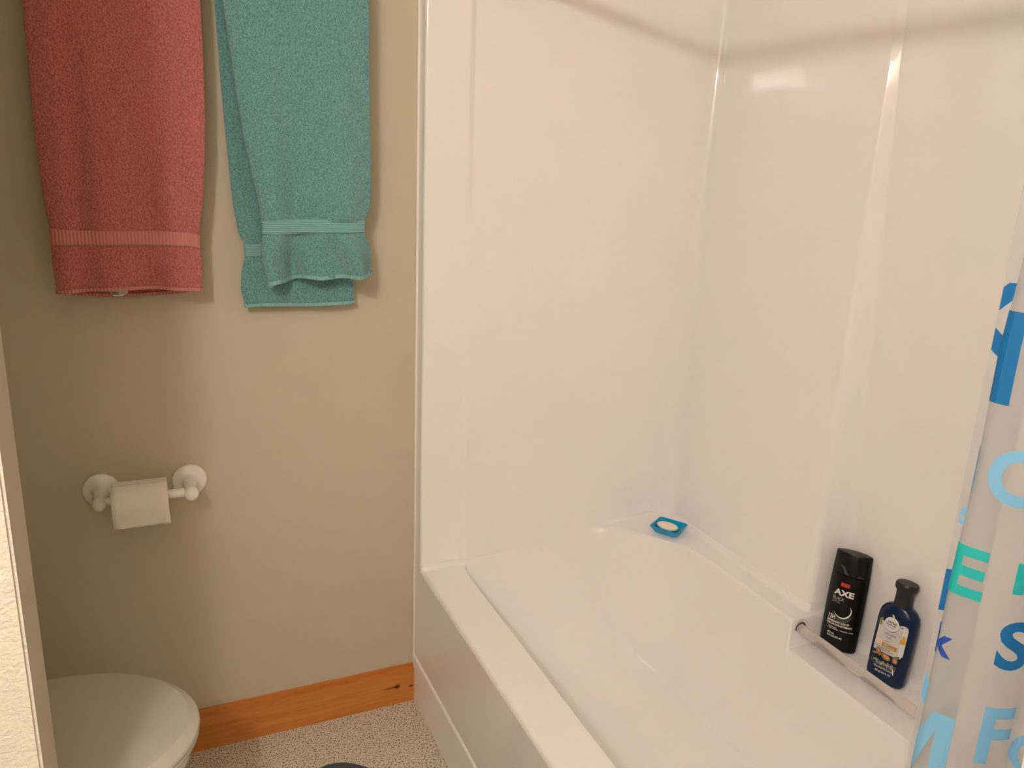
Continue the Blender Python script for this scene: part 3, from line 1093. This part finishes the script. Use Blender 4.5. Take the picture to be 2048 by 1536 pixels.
W([[(-.0295, .062), (.015, .062), (.015, .0655), (.0175, .0655), (.0175, .1245), (-.0265, .1245), (-.0285, .12)]], 'label_grey', 'label_panel', .0003)
W([[(.0178, .0655), (.0275, .0685), (.0275, .122), (.0255, .129), (.0178, .1265)]], 'label_white', 'label_side', .0003)
W([ellipse(-.004, .1235, .0145, .0145, 28)], 'label_white', 'badge', .0005)
wrap(nb, poly_bm(crescent(-.004, .1235, .0147, .0011, -2.6, 0.0)), fy_navy, 'ink_dark', 'badge_ring', off=.0007)
wrap(nb, lines([('Herbal', .0068, -.0125, .1255, .95, .02), ('Essences', .0062, -.0150, .1205, .9, .02), ('bio renew', .0036, -.011, .1165, 1, .01)]), fy_navy, 'ink_dark', 'lettering', off=.0008)
wrap(nb, lines([('ARGAN', .0068, -.0135, .1000, .95, .0), ('OIL', .0068, -.0075, .0930, .95, .0), ('argane', .0034, -.009, .0865, 1, .0),
                ('0% parabens colorants', .0038, -.0255, .0695, .9, .01), ('sans parabenes ni colorants', .0034, -.0215, .0660, .85, .01)]), fy_navy, 'ink_dark', 'lettering', off=.0008)
W([[(-.0135, .0735), (.0155, .0735), (.0155, .0825), (-.0135, .0825)]], 'gold', 'gold_band', .0006)
wrap(nb, lines([('repair', .0036, -.011, .0790, 1, .01), ('RESTAURATION', .0034, -.011, .0750, .9, .01)]), fy_navy, 'label_white', 'lettering', off=.0009)
W([ellipse(-.0205, .0815, .0065, .0062, 20)], 'peach', 'peach_spot', .0006)
W([[(.018, .093), (.0272, .0935), (.0272, .103), (.018, .1025)], ellipse(.0225, .1065, .003, .004, 12)], 'amber', 'amber_drop', .0006)
for lf in [leafshape(-.030, .052, .014, .0028, .35), leafshape(-.012, .044, .013, .003, 3.4), leafshape(-.002, .047, .013, .0028, 4.3), leafshape(.012, .047, .015, .0032, 5.0),
   leafshape(.010, .060, .013, .0034, .25), leafshape(-.029, .118, .014, .003, 1.1), leafshape(-.0255, .112, .012, .0026, 1.5), leafshape(.006, .048, .013, .0026, 4.6)]:
    W([lf], 'leaf', 'leaf_print', .0006)
for lf in [leafshape(.019, .067, .013, .002, 1.25), leafshape(.023, .062, .014, .0018, 1.35), leafshape(.0085, .125, .016, .0016, .35), leafshape(.011, .121, .014, .0016, .1),
   leafshape(-.001, .138, .009, .0014, 2.4), leafshape(.016, .040, .016, .0014, 4.9)]:
    W([lf], 'label_white', 'leaf_outline', .0007)
for lf in [ellipse(-.0165, .0605, .0055, .0085, 18, .5), ellipse(-.001, .0555, .0095, .0062, 20, -.25), ellipse(.0165, .055, .005, .006, 16, .2)]:
    W([lf], 'nut', 'nut_print', .0008)
for lf in [ellipse(.000, .0560, .0062, .0035, 18, -.25), ellipse(-.0175, .063, .002, .005, 14, .5), ellipse(.0172, .0555, .003, .0035, 14, .2)]:
    W([lf], 'nut_light', 'nut_print', .001)
fr = [(-.0245, .0345, .0205, .0352), (-.0245, .0425, .0205, .0432), (-.0245, .0345, -.0238, .0432), (.0198, .0345, .0205, .0432)]
W([[(a, b), (c, b), (c, d), (a, d)] for a, b, c, d in fr], 'ink_grey', 'label_frame', .0005)
wrap(nb, lines([('SHAMPOO', .0070, -.0180, .0366, .95, .0), ('SHAMPOOING', .0064, -.0205, .0280, .95, .0), ('400 mL/13.5 FL OZ', .0052, -.0165, .0205, .75, .02)]), fy_navy, 'label_white', 'lettering', off=.0006)
